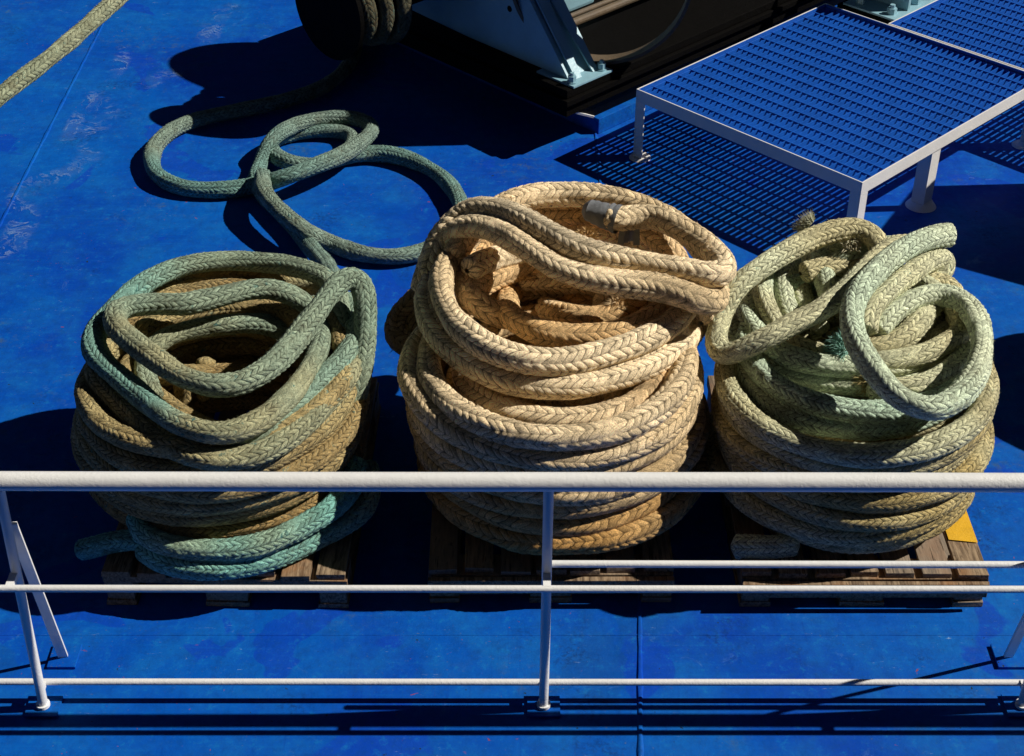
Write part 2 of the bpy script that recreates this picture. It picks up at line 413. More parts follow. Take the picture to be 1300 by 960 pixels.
def helix(cx, cy, z0, z1, turns, R, seed, wob=.02, tilt=.018, start=0.0, bulge=0.0, sx=1.0):
    r = np.random.default_rng(seed); k = int(turns*22); ph = np.linspace(0, turns*2*math.pi, k); out = []
    f = [(r.uniform(.25, .45), r.uniform(0, 6.3)), (r.uniform(.7, .95), r.uniform(0, 6.3)), (r.uniform(1.3, 1.7), r.uniform(0, 6.3)), (2.0+r.uniform(.1,.3), r.uniform(0, 6.3))]
    for p in ph:
        t = p/ph[-1]
        w = sum(math.sin(p*a+b)*c for (a, b), c in zip(f, (1, .8, .7, .4)))/2
        w2 = sum(math.sin(p*a*1.13+b*1.7+1)*c for (a, b), c in zip(f, (.6, 1, .8, .3)))/2
        Rr = R+wob*w+bulge*math.sin(math.pi*min(1, t*1.05))
        z = z0+(z1-z0)*t+tilt*w2*min(1, t*6+.2)
        A = start+p
        out.append((cx+Rr*math.cos(A)*sx, cy+Rr*math.sin(A), z))
    return out
def trace(lst, z=None):
    """list of (u,v,z) in photograph pixels with an estimated height"""
    return [P(u, v, zz if z is None else z) for u, v, zz in [(t if len(t) == 3 else (*t, z)) for t in lst]]
def lerpc(a, b, t): t = np.clip(t, 0, 1)[:, None]; return np.atleast_2d(a)*(1-t)+np.atleast_2d(b)*t

# palettes
TE, TEB, TAN, BRN = (.26, .32, .225), (.19, .35, .29), (.42, .34, .16), (.30, .195, .075)
def hel(cx, cy, z0, z1, turns, R, seed, wob=.02, tilt=.018, end=1.6, bulge=0.0): return helix(cx, cy, z0, z1, turns, R, seed, wob, tilt, end-turns*2*math.pi, bulge)
def arc(cx, cy, R, z, a0, a1, seed):
    r = np.random.default_rng(seed); a = np.radians(np.linspace(a0, a1, 14)); p = r.uniform(0, 6, 2)
    return [(cx+(R+.012*math.sin(2.3*t+p[0]))*math.cos(t), cy+(R+.012*math.sin(2.3*t+p[0]))*math.sin(t), z+.010*math.sin(1.9*t+p[1])) for t in a]
def mixf(a, b, bias, c=None, per=.5, sd=0):
    def f(L, q, seed):
        m = bias+.4*n1(L, per, seed+21)+.15*n1(L, .12, seed+22)
        o = lerpc(a, b, m)
        if c is not None:
            k = np.clip((n1(L, .6, seed+31)-.25)*1.6, 0, 1)[:, None]; o = o*(1-k)+np.array(c)[None]*k
        return o
    return f

# ================================================================== SETTING
bm = bmesh.new()
nx, ny = 60, 60
bmesh.ops.create_grid(bm, x_segments=80, y_segments=80, size=1)
for v in bm.verts:
    v.co.x *= 30; v.co.y = v.co.y*30+12
    v.co.z = 0
deck = bmobj('deck', bm, M['deck']); tag(deck, 'blue painted steel ship deck, scuffed and stained', 'deck', kind='structure')
# weld seams on the deck
def strip(name, pts, w, h, mat, wav=.0):
    bm = bmesh.new(); prev = None
    P3 = [Vector(p) for p in pts]; dense = []
    for a, b in zip(P3, P3[1:]):
        k = max(2, int((b-a).length/.05))
        for i in range(k): dense.append(a.lerp(b, i/k))
    dense.append(P3[-1])
    for i, p in enumerate(dense):
        t = (dense[min(i+1, len(dense)-1)]-dense[max(i-1, 0)]).normalized(); s = Vector((-t.y, t.x, 0))
        ww = w*(1+random.uniform(-wav, wav)); hh = h*(1+random.uniform(-wav, wav))
        row = [bm.verts.new((p+s*ww/2*k).to_tuple()[:2]+(z,)) for k, z in ((-1, -.002), (-.5, hh*.8), (0, hh), (.5, hh*.8), (1, -.002))]
        if prev:
            for k in range(4): bm.faces.new((prev[k], prev[k+1], row[k+1], row[k]))
        prev = row
    return tag(bmobj(name, bm, M['deck'], smooth=True), 'weld seam painted over in blue', 'seam', kind='structure')
a, b = P(127, 38, 0), P(0, 285, 0); dx, dy = b[0]-a[0], b[1]-a[1]
strip('deck_seam', [(a[0]-dx*1.5, a[1]-dy*1.5, 0), (b[0]+dx*2, b[1]+dy*2, 0)], .018, .006, M['weld'], .3)
strip('deck_seam', [P(813, 990, 0), P(812, 750, 0), (P(812, 750, 0)[0], 9, 0)], .022, .006, M['weld'], .3)
strip('deck_seam', [(-3, P(0, 806, 0)[1], 0), (4, P(0, 806, 0)[1], 0)], .012, .0022, M['weld'], .3)
# salt crust ribbons lying on the deck
def ribbon(name, px, w):
    c = np.array([P(u, v, 0) for u, v in px]); q, L = catmull(c, .03)
    bm = bmesh.new(); ul = bm.loops.layers.uv.new('lay'); rows = []
    T = np.gradient(q, axis=0); T /= np.linalg.norm(T, axis=1)[:, None]
    for i in range(len(q)):
        s = np.array([-T[i][1], T[i][0], 0])
        rows.append([bm.verts.new((*(q[i]+s*w*(k-.5))[:2], .004)) for k in (0, .5, 1)])
    for i in range(len(rows)-1):
        for k in range(2):
            f = bm.faces.new((rows[i][k], rows[i][k+1], rows[i+1][k+1], rows[i+1][k]))
            for lp, u in zip(f.loops, (k*.5, k*.5+.5, k*.5+.5, k*.5)): lp[ul].uv = (u, i*.03)
    return tag(bmobj(name, bm, M['salt']), 'dried white salt line on the blue deck', 'stain', kind='structure')
ribbon('salt_stain', [(292,5),(270,32),(258,62),(238,88),(205,98),(175,113),(146,128),(132,150),(116,172),(117,192),(100,214),(70,226),(45,232),(28,250),(32,272),(24,298),(8,330)], .17)
ribbon('salt_stain', [(160,60),(150,90),(135,100),(120,125),(100,150),(85,180)], .12)
#ribbon('salt_stain', [(395,830),(440,800),(500,805),(545,800),(560,830),(520,850),(535,880)], .16)

# ================================================================== PALLETS
def board(name, parent, x0, x1, y0, y1, z0, z1):
    bm = bmesh.new(); box(bm, x0, x1, y0, y1, z0, z1, .002, .0025)
    ob = bmobj(name, bm, M['wood'], parent); return ob
def pallet(cx, fy, rz, label, fascia=True):
    root = empty('pallet', (cx, fy, 0), rz); tag(root, label, 'pallet', 'wooden pallets under the rope coils')
    w, dp = .80, 1.1
    n = 7; bw = .098; gap = (w-n*bw)/(n-1)
    tops = []
    for i in range(n):
        x = -w/2+i*(bw+gap)
        jx = random.uniform(-.005, .005) if 0 < i < n-1 else 0; tops.append(board('deck_board', root, x+jx, x+jx+bw*random.uniform(.93, 1.0), random.uniform(-.004,.014), dp+random.uniform(-.006,.006), .123, .145+random.uniform(-.003, 0)))
    for y in (0.002, dp/2-.05, dp-.1): board('cross_board', root, -w/2, w/2, y, y+.1, .1005, .1222)
    for x in (-w/2, -.072, w/2-.1):
        xx = x if x > -w/2+.01 or x == -w/2 else x
        for y in (.004, dp/2-.07, dp-.146): board('block', root, xx+.004, xx+(.1 if abs(x) > .1 else .145)-.004, y, y+.14, .0225, .0998)
        board('runner', root, xx, xx+(.1 if abs(x) > .1 else .145), -.002, dp, .001, .0217)
    if fascia:
        board('front_board', root, -w/2, w/2, -.024, -.006, .062, .1215)
    return root, tops
PY = 3.66
p1, t1 = pallet(P(290, 768, 0)[0], PY, math.radians(-1.5), 'splintered brown pallet under the green coil, leftmost of three', False)
p2, t2 = pallet(P(699, 768, 0)[0], PY+.02, math.radians(.3), 'shaded grey pallet under the cream coil, middle of three')
p3, t3 = pallet(P(1092, 768, 0)[0], PY, 0, 'pallet with a yellow paint mark under the pale green coil')
bm = bmesh.new()
bx = .4
pts = [(bx-.096, .165), (bx-.003, .15), (bx-.002, .33), (bx-.02, .40), (bx-.06, .42), (bx-.096, .36)]
lo = [bm.verts.new((x, y, .1478)) for x, y in pts]; bm.faces.new(lo)
bmobj('paint_mark', bm, M['yellow'], t3[-1])

# ================================================================== ROPE COILS
CX1, CX2, CX3 = -.985, .165, 1.145
CY = 4.19
CREAM, CREAM2, ORG, DUN = (.84, .68, .44), (.70, .52, .30), (.66, .38, .13), (.40, .28, .135)
PG, PGT, PGB = (.62, .66, .46), (.56, .48, .26), (.44, .58, .44)

FINE = dict(lam=.024, ncol=12, ds=.0055)
def coil1():
    R = Rope(); R.W = FINE; r = .0385
    def grad(L, q, seed):
        m = np.interp(q[:, 2], [.15, .26, .34, .60, .68], [.6, .9, .95, .55, .12])+.22*n1(L, .5, seed+21)+.12*n1(L, .12, seed+22)
        return lerpc(lerpc(TE, TAN, m*2), BRN, (m-.5)*2)
    R.strand(hel(CX1, CY-.02, .187, .625, 6.6, .438, 3, .030, .017, 1.7, .012), r, grad, 1)
    R.strand(helix(CX1+.01, CY, .195, .60, 5.0, .345, 5, .012, .012, 1.2), r, grad, 2, K=28, ds=.010, hairs=120)
    # teal tail turns at the foot of the pile
    tc = mixf((.17, .42, .36), TAN, .12, (.13, .42, .38))
    R.strand(trace([(98,700,.14),(120,694,.17),(160,686,.20),(200,688,.21),(240,698,.20)]), r*.9, tc, 3)
    R.strand(trace([(180,694,.187),(205,711,.187),(250,721,.187),(300,719,.187),(352,706,.187),(400,684,.19),(440,664,.195),(462,645,.21),(470,618,.22),(466,590,.23)]), r*1.05, tc, 14)
    p0 = P(165, 650, .27); R.strand([(p0[0], p0[1]+.05, .27)]+trace([(182,676,.262),(222,694,.252),(275,699,.25),(330,692,.255),(385,668,.268),(425,642,.282),(446,614,.295),(452,585,.305)]), r, tc, 20)
    # loose turns on top, traced
    tp = mixf(TE, TAN, .12, TEB, .35)
    S1 = [(445,440,.62),(437,400,.66),(424,365,.70),(405,349,.71),(370,338,.70),(330,333,.69),(290,331,.69),(240,336,.69),(195,353,.69),(158,380,.69),(130,410,.69),(118,436,.68),(130,460,.67),(161,487,.67),(203,523,.68),(235,541,.68),(280,550,.68),(325,537,.68),(370,500,.68),(400,455,.66),(408,415,.63),(396,385,.58)]
    R.strand(trace(S1), r, tp, 4)
    S2 = [(448,520,.46),(459,470,.58),(464,420,.68),(463,378,.765),(456,358,.80),(443,353,.82),(428,362,.82),(412,382,.81),(392,410,.79),(366,443,.775),(337,470,.77),(306,486,.765),(273,490,.765),(235,480,.76),(203,460,.755),(173,438,.75),(150,417,.745),(146,400,.745),(160,390,.74),(193,386,.74),(235,386,.74),(273,378,.74),(312,369,.74),(344,367,.73),(377,378,.70),(398,398,.65),(400,430,.58)]
    R.strand(trace(S2), r, tp, 6)
    S3 = [(150,420,.60),(126,455,.60),(122,484,.60),(145,508,.60),(177,537,.60),(209,561,.60),(241,577,.60),(280,583,.60),(325,577,.60),(370,553,.60),(409,517,.60),(440,478,.605),(450,440,.61),(444,405,.62),(425,375,.62),(395,362,.61),(330,352,.61)]
    R.strand(trace(S3), r, mixf(TE, TAN, .75, None, .4), 7)
    S3b = [(240,560,.60),(290,560,.615),(330,548,.625),(370,520,.63),(410,482,.635),(438,452,.64),(452,425,.65),(449,398,.66),(436,378,.66)]
    R.strand(trace(S3b), r, mixf(TE, TEB, .3, TAN, .5), 8)
    S5 = [(196,510,.5),(185,480,.54),(186,455,.58),(200,436,.61),(222,424,.62),(254,416,.62),(286,412,.62),(319,410,.61),(348,414,.59),(372,428,.55),(392,455,.50)]
    R.strand(trace(S5), r, mixf(TE, TAN, .35, None, .3), 9)
    br = mixf(TAN, BRN, .55, None, .3)
    R.strand(trace([(150,470,.50),(142,440,.55),(160,405,.58),(200,375,.60),(240,362,.60),(290,360,.59),(350,368,.57)]), r, mixf(TAN, BRN, .3), 10)
    R.strand(trace([(160,470,.44),(165,430,.50),(195,400,.53),(240,384,.53),(300,380,.52)]), r, br, 11)
    R.strand(trace([(175,482,.43),(203,508,.455),(235,530,.45),(268,546,.43),(300,556,.40)]), r, br, 12)
    R.strand(trace([(200,478,.44),(236,475,.46),(275,475,.46),(315,474,.45),(350,470,.42)]), r*.92, br, 13)
    R.strand(trace([(234,520,.33),(233,495,.41),(231,470,.50)]), r*.92, br, 16)
    R.strand(trace([(262,510,.36),(262,485,.40),(261,462,.48),(262,452,.5)]), r*.92, br, 15)
    R.strand(arc(CX1, CY, .415, .635, 5, 165, 8), r, br, 17)
    R.strand(arc(CX1, CY-.02, .35, .625, 20, 150, 9), r, br, 18)
    R.strand(trace([(170,392,.57),(205,366,.60),(250,350,.62),(300,344,.625),(350,348,.625),(395,364,.60)]), r, br, 24)
    R.strand(arc(CX1, CY+.03, .44, .585, 20, 160, 19), r, br, 19)
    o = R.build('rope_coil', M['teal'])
    tag(o, 'coil of green and brown plaited rope, leftmost of the three coils', 'rope coil', 'rope coils stacked on pallets')
    return o
coil1()

def coil2():
    R = Rope(); r = .0450
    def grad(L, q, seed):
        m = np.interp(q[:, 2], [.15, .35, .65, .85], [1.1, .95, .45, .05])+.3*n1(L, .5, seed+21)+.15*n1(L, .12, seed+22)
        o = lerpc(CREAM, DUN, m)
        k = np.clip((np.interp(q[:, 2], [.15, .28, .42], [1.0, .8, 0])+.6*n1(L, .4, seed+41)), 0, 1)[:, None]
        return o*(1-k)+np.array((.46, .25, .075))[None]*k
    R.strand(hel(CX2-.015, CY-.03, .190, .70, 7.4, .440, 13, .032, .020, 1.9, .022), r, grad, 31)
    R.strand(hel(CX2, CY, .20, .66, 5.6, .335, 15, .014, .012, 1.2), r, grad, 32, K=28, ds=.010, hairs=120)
    cr = mixf(CREAM, DUN, .12, CREAM2, .4); og = mixf(CREAM2, ORG, .35, CREAM, .25)
    # two front turns
    R2 = [(640,300,.70),(590,320,.70),(556,350,.70),(543,385,.70),(556,424,.70),(584,452,.70),(620,474,.70),(662,487,.70),(706,491,.70),(750,487,.70),(794,476,.70),(832,459,.70),(868,433,.70),(888,402,.70),(890,372,.71),(870,345,.72)]
    R.strand(trace(R2), r, cr, 33)
    R1 = [(612,300,.78),(585,318,.78),(565,342,.78),(561,372,.78),(575,404,.78),(604,432,.78),(640,450,.78),(680,459,.78),(720,459,.77),(770,448,.77),(815,433,.77),(852,412,.78),(872,390,.79)]
    R.strand(trace(R1), r, cr, 34)
    # top back turns
    R.strand(trace([(575,330,.80),(592,300,.84),(620,275,.88),(650,257,.90),(680,249,.91),(715,247,.91),(755,249,.91),(795,256,.90),(830,268,.89),(862,287,.88),(888,312,.86),(905,340,.83),(905,375,.79),(890,410,.74)]), r, cr, 35)
    R.strand(trace([(600,330,.74),(620,300,.78),(655,280,.81),(700,272,.82),(745,272,.82),(785,280,.81),(820,296,.79),(850,318,.76),(868,345,.72)]), r, og, 36)
    R.strand(trace([(620,345,.66),(645,312,.71),(685,296,.74),(730,288,.75),(775,296,.74),(815,312,.72),(845,338,.68)]), r, og, 37)
    # the rope with the taped end, lying across
    T3 = [(764,273,.97),(785,278,.96),(806,276,.96),(832,276,.965),(862,289,.965),(890,307,.955),(912,327,.945),(920,343,.935),(904,350,.93),(868,343,.935),(815,334,.94),(768,326,.95),(730,314,.96),(697,297,.965),(664,279,.97),(638,268,.96),(612,264,.94),(590,272,.90),(568,292,.85),(552,320,.78),(545,350,.70)]
    R.strand(trace(T3), r, mixf(CREAM, DUN, .2, (.50,.42,.29), .3), 38)
    T4 = [(535,375,.62),(548,332,.73),(564,304,.82),(587,289,.88),(613,287,.91),(642,299,.93),(676,320,.93),(707,340,.92),(745,352,.915),(792,360,.91),(832,364,.905),(865,373,.895),(893,383,.88),(908,380,.85),(905,360,.83),(880,345,.82)]
    R.strand(trace(T4), r, cr, 39)
    # inner turns
    R.strand(trace([(668,352,.60),(646,376,.66),(648,400,.70),(676,418,.735),(722,427,.75),(775,424,.76),(815,411,.77),(850,390,.78),(868,372,.78)]), r, og, 40)
    R.strand(trace([(690,392,.60),(730,404,.68),(770,402,.70),(808,388,.72),(838,368,.73)]), r, og, 41)
    R.strand(trace([(640,292,.70),(614,305,.74),(596,326,.75),(589,350,.745),(597,374,.73),(618,393,.71),(650,404,.66)]), r, og, 42)
    R.strand(trace([(686,318,.56),(690,345,.60),(710,370,.61),(745,386,.60),(785,384,.58)]), r*.95, mixf(ORG, CREAM2, .2), 44)
    R.strand(hel(CX2, CY, .20, .58, 4, .25, 17, .02, .012, 1.5), r, og, 45, K=28, ds=.01)
    R.strand(arc(CX2, CY, .40, .735, -5, 148, 5), r, og, 48)
    R.strand(arc(CX2, CY, .435, .65, 15, 165, 15), r, og, 50)
    R.strand(arc(CX2, CY, .41, .80, 5, 140, 6), r, cr, 49)
    # slack bight sagging off the shaded left side
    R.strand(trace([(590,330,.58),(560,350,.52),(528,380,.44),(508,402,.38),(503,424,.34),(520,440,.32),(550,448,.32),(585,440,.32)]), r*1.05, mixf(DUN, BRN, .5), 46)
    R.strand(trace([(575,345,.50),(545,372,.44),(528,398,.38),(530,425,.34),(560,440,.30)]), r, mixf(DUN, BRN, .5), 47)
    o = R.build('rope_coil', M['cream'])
    tag(o, 'tallest coil, of thick cream rope, with a grey taped end on top', 'rope coil', 'rope coils stacked on pallets')
    # taped end
    a = Vector(P(786, 279, .962)); b = Vector(P(741, 265, .972))
    bm = bmesh.new(); n = 18; prev = None; ax = (b-a).normalized(); q = ax.to_track_quat('Z', 'Y')
    for i in range(13):
        t = i/12; p = a.lerp(b, t); rad = (.0515-.017*t)*(1+.04*math.sin(i*2.6)); rad = rad*(1 if i < 11 else .86 if i < 12 else .5)
        row = [bm.verts.new(p+q@Vector((math.cos(k/n*6.2832)*rad*(1+random.uniform(-.05,.05)), math.sin(k/n*6.2832)*rad*(1+random.uniform(-.05,.05)), 0))) for k in range(n)]
        if prev:
            for k in range(n): bm.faces.new((prev[k], prev[(k+1)%n], row[(k+1)%n], row[k]))
        prev = row
    bm.faces.new(prev)
    bmobj('end_tape', bm, M['tape'], o, True)
    bm = bmesh.new(); a = Vector(P(795, 276, .99)); 
    for k in range(5):
        p0 = Vector(P(792+k*4, 282, .965)); p1_ = Vector(P(788+k*5, 306+random.uniform(-5,6), .86))
        bar(bm, p0, p1_, .022, .006, (1, random.uniform(-.5,.5), 0))
    bmobj('tape_strip', bm, M['tape'], o)
    frayed(P(786, 384, .74), (.1, -.4, 1), (.62,.46,.26), 200, .05, .9, .022, M['fibre'], o)
    frayed(P(667, 352, .72), (.3, -.2, 1), (.62,.42,.2), 180, .05, .8, .02, M['fibre'], o)
    frayed(P(515, 440, .30), (-.3, -.6, -.6), (.12,.09,.05), 120, .05, .8, .03, M['fibre'], o)
    frayed(P(745, 302, .78), (0, -.5, .6), (.65,.46,.22), 160, .045, .8, .025, M['fibre'], o)
    frayed(P(905, 318, .955), (.6, -.2, .5), (.62,.5,.34), 160, .03, .8, .04, M['fibre'], o)
    return o
coil2()

def coil3():
    R = Rope(); R.W = FINE; r = .0390
    def grad(L, q, seed):
        m = np.interp(q[:, 2], [.15, .22, .32, .62, .75], [.45, .6, 1.0, .6, .1])+.3*n1(L, .5, seed+21)+.15*n1(L, .12, seed+22)
        return lerpc(PG, (.40, .30, .12), m)
    R.strand(hel(CX3-.01, CY-.07, .184, .635, 7.3, .405, 23, .026, .018, 1.4, .016), r, grad, 61)
    R.strand(hel(CX3, CY, .20, .62, 5.4, .33, 25, .014, .012, 1.8), r, grad, 62, K=28, ds=.010, hairs=120)
    pg = mixf(PG, PGT, .25, PGB, .4); tn = mixf(PG, PGT, .6, None, .3)
    R.strand(arc(CX3, CY, .40, .69, 0, 145, 12), r, pg, 57)
    R.strand(arc(CX3, CY-.01, .36, .76, 5, 115, 13), r, tn, 58)
    R.strand(hel(CX3, CY+.02, .58, .70, 1.9, .36, 27, .012, .012, 2.2), r, pg, 60)
    R.strand(hel(CX3, CY+.03, .40, .62, 3, .25, 28, .02, .02, 2.2), r, tn, 59, K=28, ds=.01)
    W2 = [(1010,350,.60),(970,372,.61),(940,400,.61),(930,428,.61),(945,452,.62),(975,468,.63),(1010,480,.63),(1050,487,.63),(1100,490,.63),(1150,488,.63),(1195,470,.63),(1225,442,.63),(1232,410,.63),(1210,375,.62)]
    R.strand(trace(W2), r, pg, 63)
    W3 = [(925,440,.56),(928,470,.55),(950,502,.55),(985,527,.55),(1030,543,.55),(1080,550,.55),(1130,545,.55),(1180,527,.56),(1220,498,.57),(1240,460,.58),(1242,420,.58),(1225,385,.58)]
    R.strand(trace(W3), r, pg, 64)
    W1 = [(955,365,.68),(948,388,.68),(955,412,.68),(972,434,.685),(1000,452,.69),(1035,462,.69),(1080,466,.69),(1130,466,.69),(1172,455,.69)]
    R.strand(trace(W1), r, pg, 65)
    # near-vertical turns seen inside the opening
    for i, L_ in enumerate([
        [(990,335,.70),(972,345,.73),(968,370,.73),(976,396,.71),(992,422,.70),(1018,442,.69),(1050,450,.68)],
        [(1012,335,.68),(998,350,.71),(995,375,.70),(1004,400,.68),(1020,420,.66)],
        [(1035,335,.66),(1020,355,.69),(1019,380,.68),(1028,405,.66),(1046,425,.64)],
        [(1035,295,.76),(1040,315,.77),(1044,340,.76),(1050,365,.74),(1060,395,.72)],
        [(1080,315,.66),(1070,325,.68),(1055,345,.66),(1062,370,.64)]]):
        R.strand(trace(L_), r, pg if i != 4 else tn, 70+i)
    # turns seen through the big right loop
    for i, L_ in enumerate([
        [(1070,440,.69),(1118,442,.71),(1150,427,.73),(1172,402,.74),(1186,385,.74)],
        [(1080,465,.68),(1121,460,.71),(1165,452,.72),(1200,438,.73),(1222,418,.735),(1212,396,.735)],
        [(1100,495,.65),(1145,493,.68),(1180,486,.69),(1212,468,.70),(1228,446,.70)],
        [(1150,400,.66),(1190,398,.68),(1200,415,.68),(1180,435,.67)]]):
        R.strand(trace(L_), r, tn, 80+i)
    R.strand(trace([(1020,338,.72),(1045,324,.765),(1075,318,.78),(1105,324,.78),(1125,340,.76)]), r, tn, 92)
    R.strand(trace([(1035,352,.72),(1062,334,.77),(1092,322,.80),(1125,314,.805),(1150,314,.79)]), r, pg, 93)
    # bight lying over the left side
    U1 = [(1115,345,.80),(1118,318,.84),(1108,300,.87),(1088,291,.88),(1064,293,.88),(1030,304,.87),(997,321,.86),(965,341,.85),(938,362,.82),(920,390,.77),(911,418,.72),(910,440,.69),(922,450,.69),(948,441,.73),(978,427,.77),(1008,410,.80),(1040,395,.82),(1068,374,.84),(1093,350,.86),(1112,330,.87),(1132,315,.87),(1156,312,.85)]
    R.strand(trace(U1), r, tn, 66)
    # loose end to the right, then the big loop
    U2 = [(1211,298,.86),(1190,300,.87),(1160,310,.885),(1134,326,.89),(1112,346,.89),(1092,368,.885),(1082,392,.87),(1083,420,.855),(1094,446,.84),(1112,473,.825),(1136,500,.81),(1162,515,.80),(1190,518,.795),(1220,501,.79),(1241,470,.79),(1247,437,.79),(1241,408,.79),(1226,388,.79),(1203,376,.79),(1176,376,.79),(1150,386,.785),(1126,404,.77),(1110,425,.74)]
    R.strand(trace(U2), r*1.03, mixf(PG, PGB, .3, None, .3), 67)
    U3 = [(1150,376,.70),(1180,358,.73),(1200,341,.765),(1196,327,.795),(1175,334,.813),(1148,354,.825),(1122,374,.83),(1104,396,.81),(1100,425,.77)]
    R.strand(trace(U3), r, pg, 68)
    R.strand(trace([(1130,390,.69),(1165,366,.73),(1194,360,.735),(1212,378,.71),(1216,400,.68)]), r, tn, 69)
    R.strand(trace([(1112,318,.80),(1135,318,.81),(1165,322,.80),(1180,335,.77)]), r, pg, 90)
    # tail on the pallet front
    R.strand(trace([(928,694,.16),(950,694,.17),(985,694,.18),(1015,690,.19)]), r, tn, 91)
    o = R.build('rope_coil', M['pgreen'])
    tag(o, 'coil of pale green rope with a big loop and loose end, rightmost of three', 'rope coil', 'rope coils stacked on pallets')
    frayed(P(1026, 286, .86), (-.6, .2, .5), (.5,.5,.36), 260, .05, .6, .032, M['fibre'], o)
    frayed(P(1068, 442, .73), (-.7, -.4, .4), (.28,.50,.42), 260, .055, .9, .03, M['fibre'], o)
    frayed(P(1080, 310, .84), (0, -.6, .7), (.55,.5,.34), 160, .04, .8, .025, M['fibre'], o)
    frayed(P(1100, 485, .66), (-.5, -.6, .4), (.45,.36,.16), 120, .05, .8, .025, M['fibre'], o)
    return o
coil3()

# fourth coil, outside the frame, whose shadow falls into the picture
R = Rope()
R.strand(helix(3.02, 4.86, .045, .80, 9, .42, 44, .02, .01, 0), .043, mixf(PG, PGT, .5), 95, K=16, ds=.02, hairs=0)
R.strand(helix(3.02, 4.86, .045, .80, 9, .33, 45, .02, .01, 0), .043, mixf(PG, PGT, .5), 96, K=16, ds=.02, hairs=0)
o = R.build('rope_coil', M['pgreen']); tag(o, 'rope coil just beyond the right edge of the picture, only its shadow showing', 'rope coil')

# ================================================================== LOOSE ROPE ON THE DECK
R = Rope(); R.W = FINE; dk = mixf((.17,.23,.19), (.21,.26,.19), .3, (.13,.24,.21), .6)
z = .045
LR = [(452,-40,.42),(454,-10,.25),(455,20,.09),(452,50,z),(440,85,z),(410,110,z),(360,128,z),(305,140,z),(250,152,z),(215,168,z),(194,195,z),(199,222,z),(232,238,z),(280,241,.05),(320,237,.06),(360,224,.115),(400,208,.13),(440,190,.10),(465,172,.06),(468,158,z),(440,154,z),(400,156,z),(360,167,.05),(342,180,.07),(350,196,.085),(385,207,.06),(415,200,z),(440,188,z),(440,177,.05)]
LR2 = [(405,360,.45),(402,335,.16),(388,315,.07),(368,288,.05),(348,262,z),(334,238,z),(330,212,z),(340,185,.10),(360,172,.135),(395,160,.135),(430,160,.12),(446,172,.12),(430,194,.14),(400,210,.155)]
def path(lst): return [P(*t) for t in lst]
A_ = [(452,-40,.60),(454,-12,.35),(455,18,.12),(453,50,z),(441,84,z),(410,110,z),(360,128,z),(305,140,z),(250,152,z),(215,168,z),(194,193,z),(199,221,z),(232,238,z),(280,241,z),(322,236,.05),(362,225,.13),(402,210,.15),(440,193,.13),(466,174,.10),(471,160,.09),(450,151,.09),(410,151,.09),(372,160,.10),(345,178,.11),(337,200,.11),(330,225,.05),(325,245,.02+z)]
R.strand(path(A_[:24]+[(332,205,z),(326,228,z),(334,246,z),(352,266,z),(372,288,z),(392,312,.06),(412,335,.16),(428,362,.40)]), .040, dk, 100)
B_ = [(447,172,.05),(432,164,z),(395,165,z),(358,173,z),(342,188,.05),(352,202,.06),(388,209,.06),(420,203,.05),(447,192,.05),(478,194,z),(515,200,z),(550,216,z),(578,243,z),(587,270,z),(572,300,z),(540,318,z),(500,326,z),(455,322,z),(415,307,.05),(382,288,.14),(352,264,.135),(337,244,.13),(345,232,.07)]
B_ = [(425,205,.03+z),(442,190,.05),(448,178,.05),(440,169,z),(405,166,z),(368,170,z),(344,182,z),(346,194,.05),(365,205,.06),(400,210,.05),(435,200,z),(478,195,z),(515,201,z),(550,217,z),(577,243,z),(586,270,z),(572,298,z),(540,318,z),(500,326,z),(455,321,z),(418,308,z),(385,291,.12),(354,266,.135),(336,244,.135),(334,222,.10)]
R.strand(path(B_), .040, dk, 101)
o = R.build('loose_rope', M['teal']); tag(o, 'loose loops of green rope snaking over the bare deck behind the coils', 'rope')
R = Rope()
R.strand([P(-260,335,1.5), P(-60,185,1.5), P(0,123,1.5), P(83,57,1.5), P(165,-16,1.5), P(260,-100,1.52), P(360,-190,1.6)], .028, mixf((.30,.31,.20), (.24,.28,.18), .4), 110, lam=.026)
o = R.build('mooring_line', M['teal']); tag(o, 'taut grey green mooring line crossing the top left corner', 'rope')

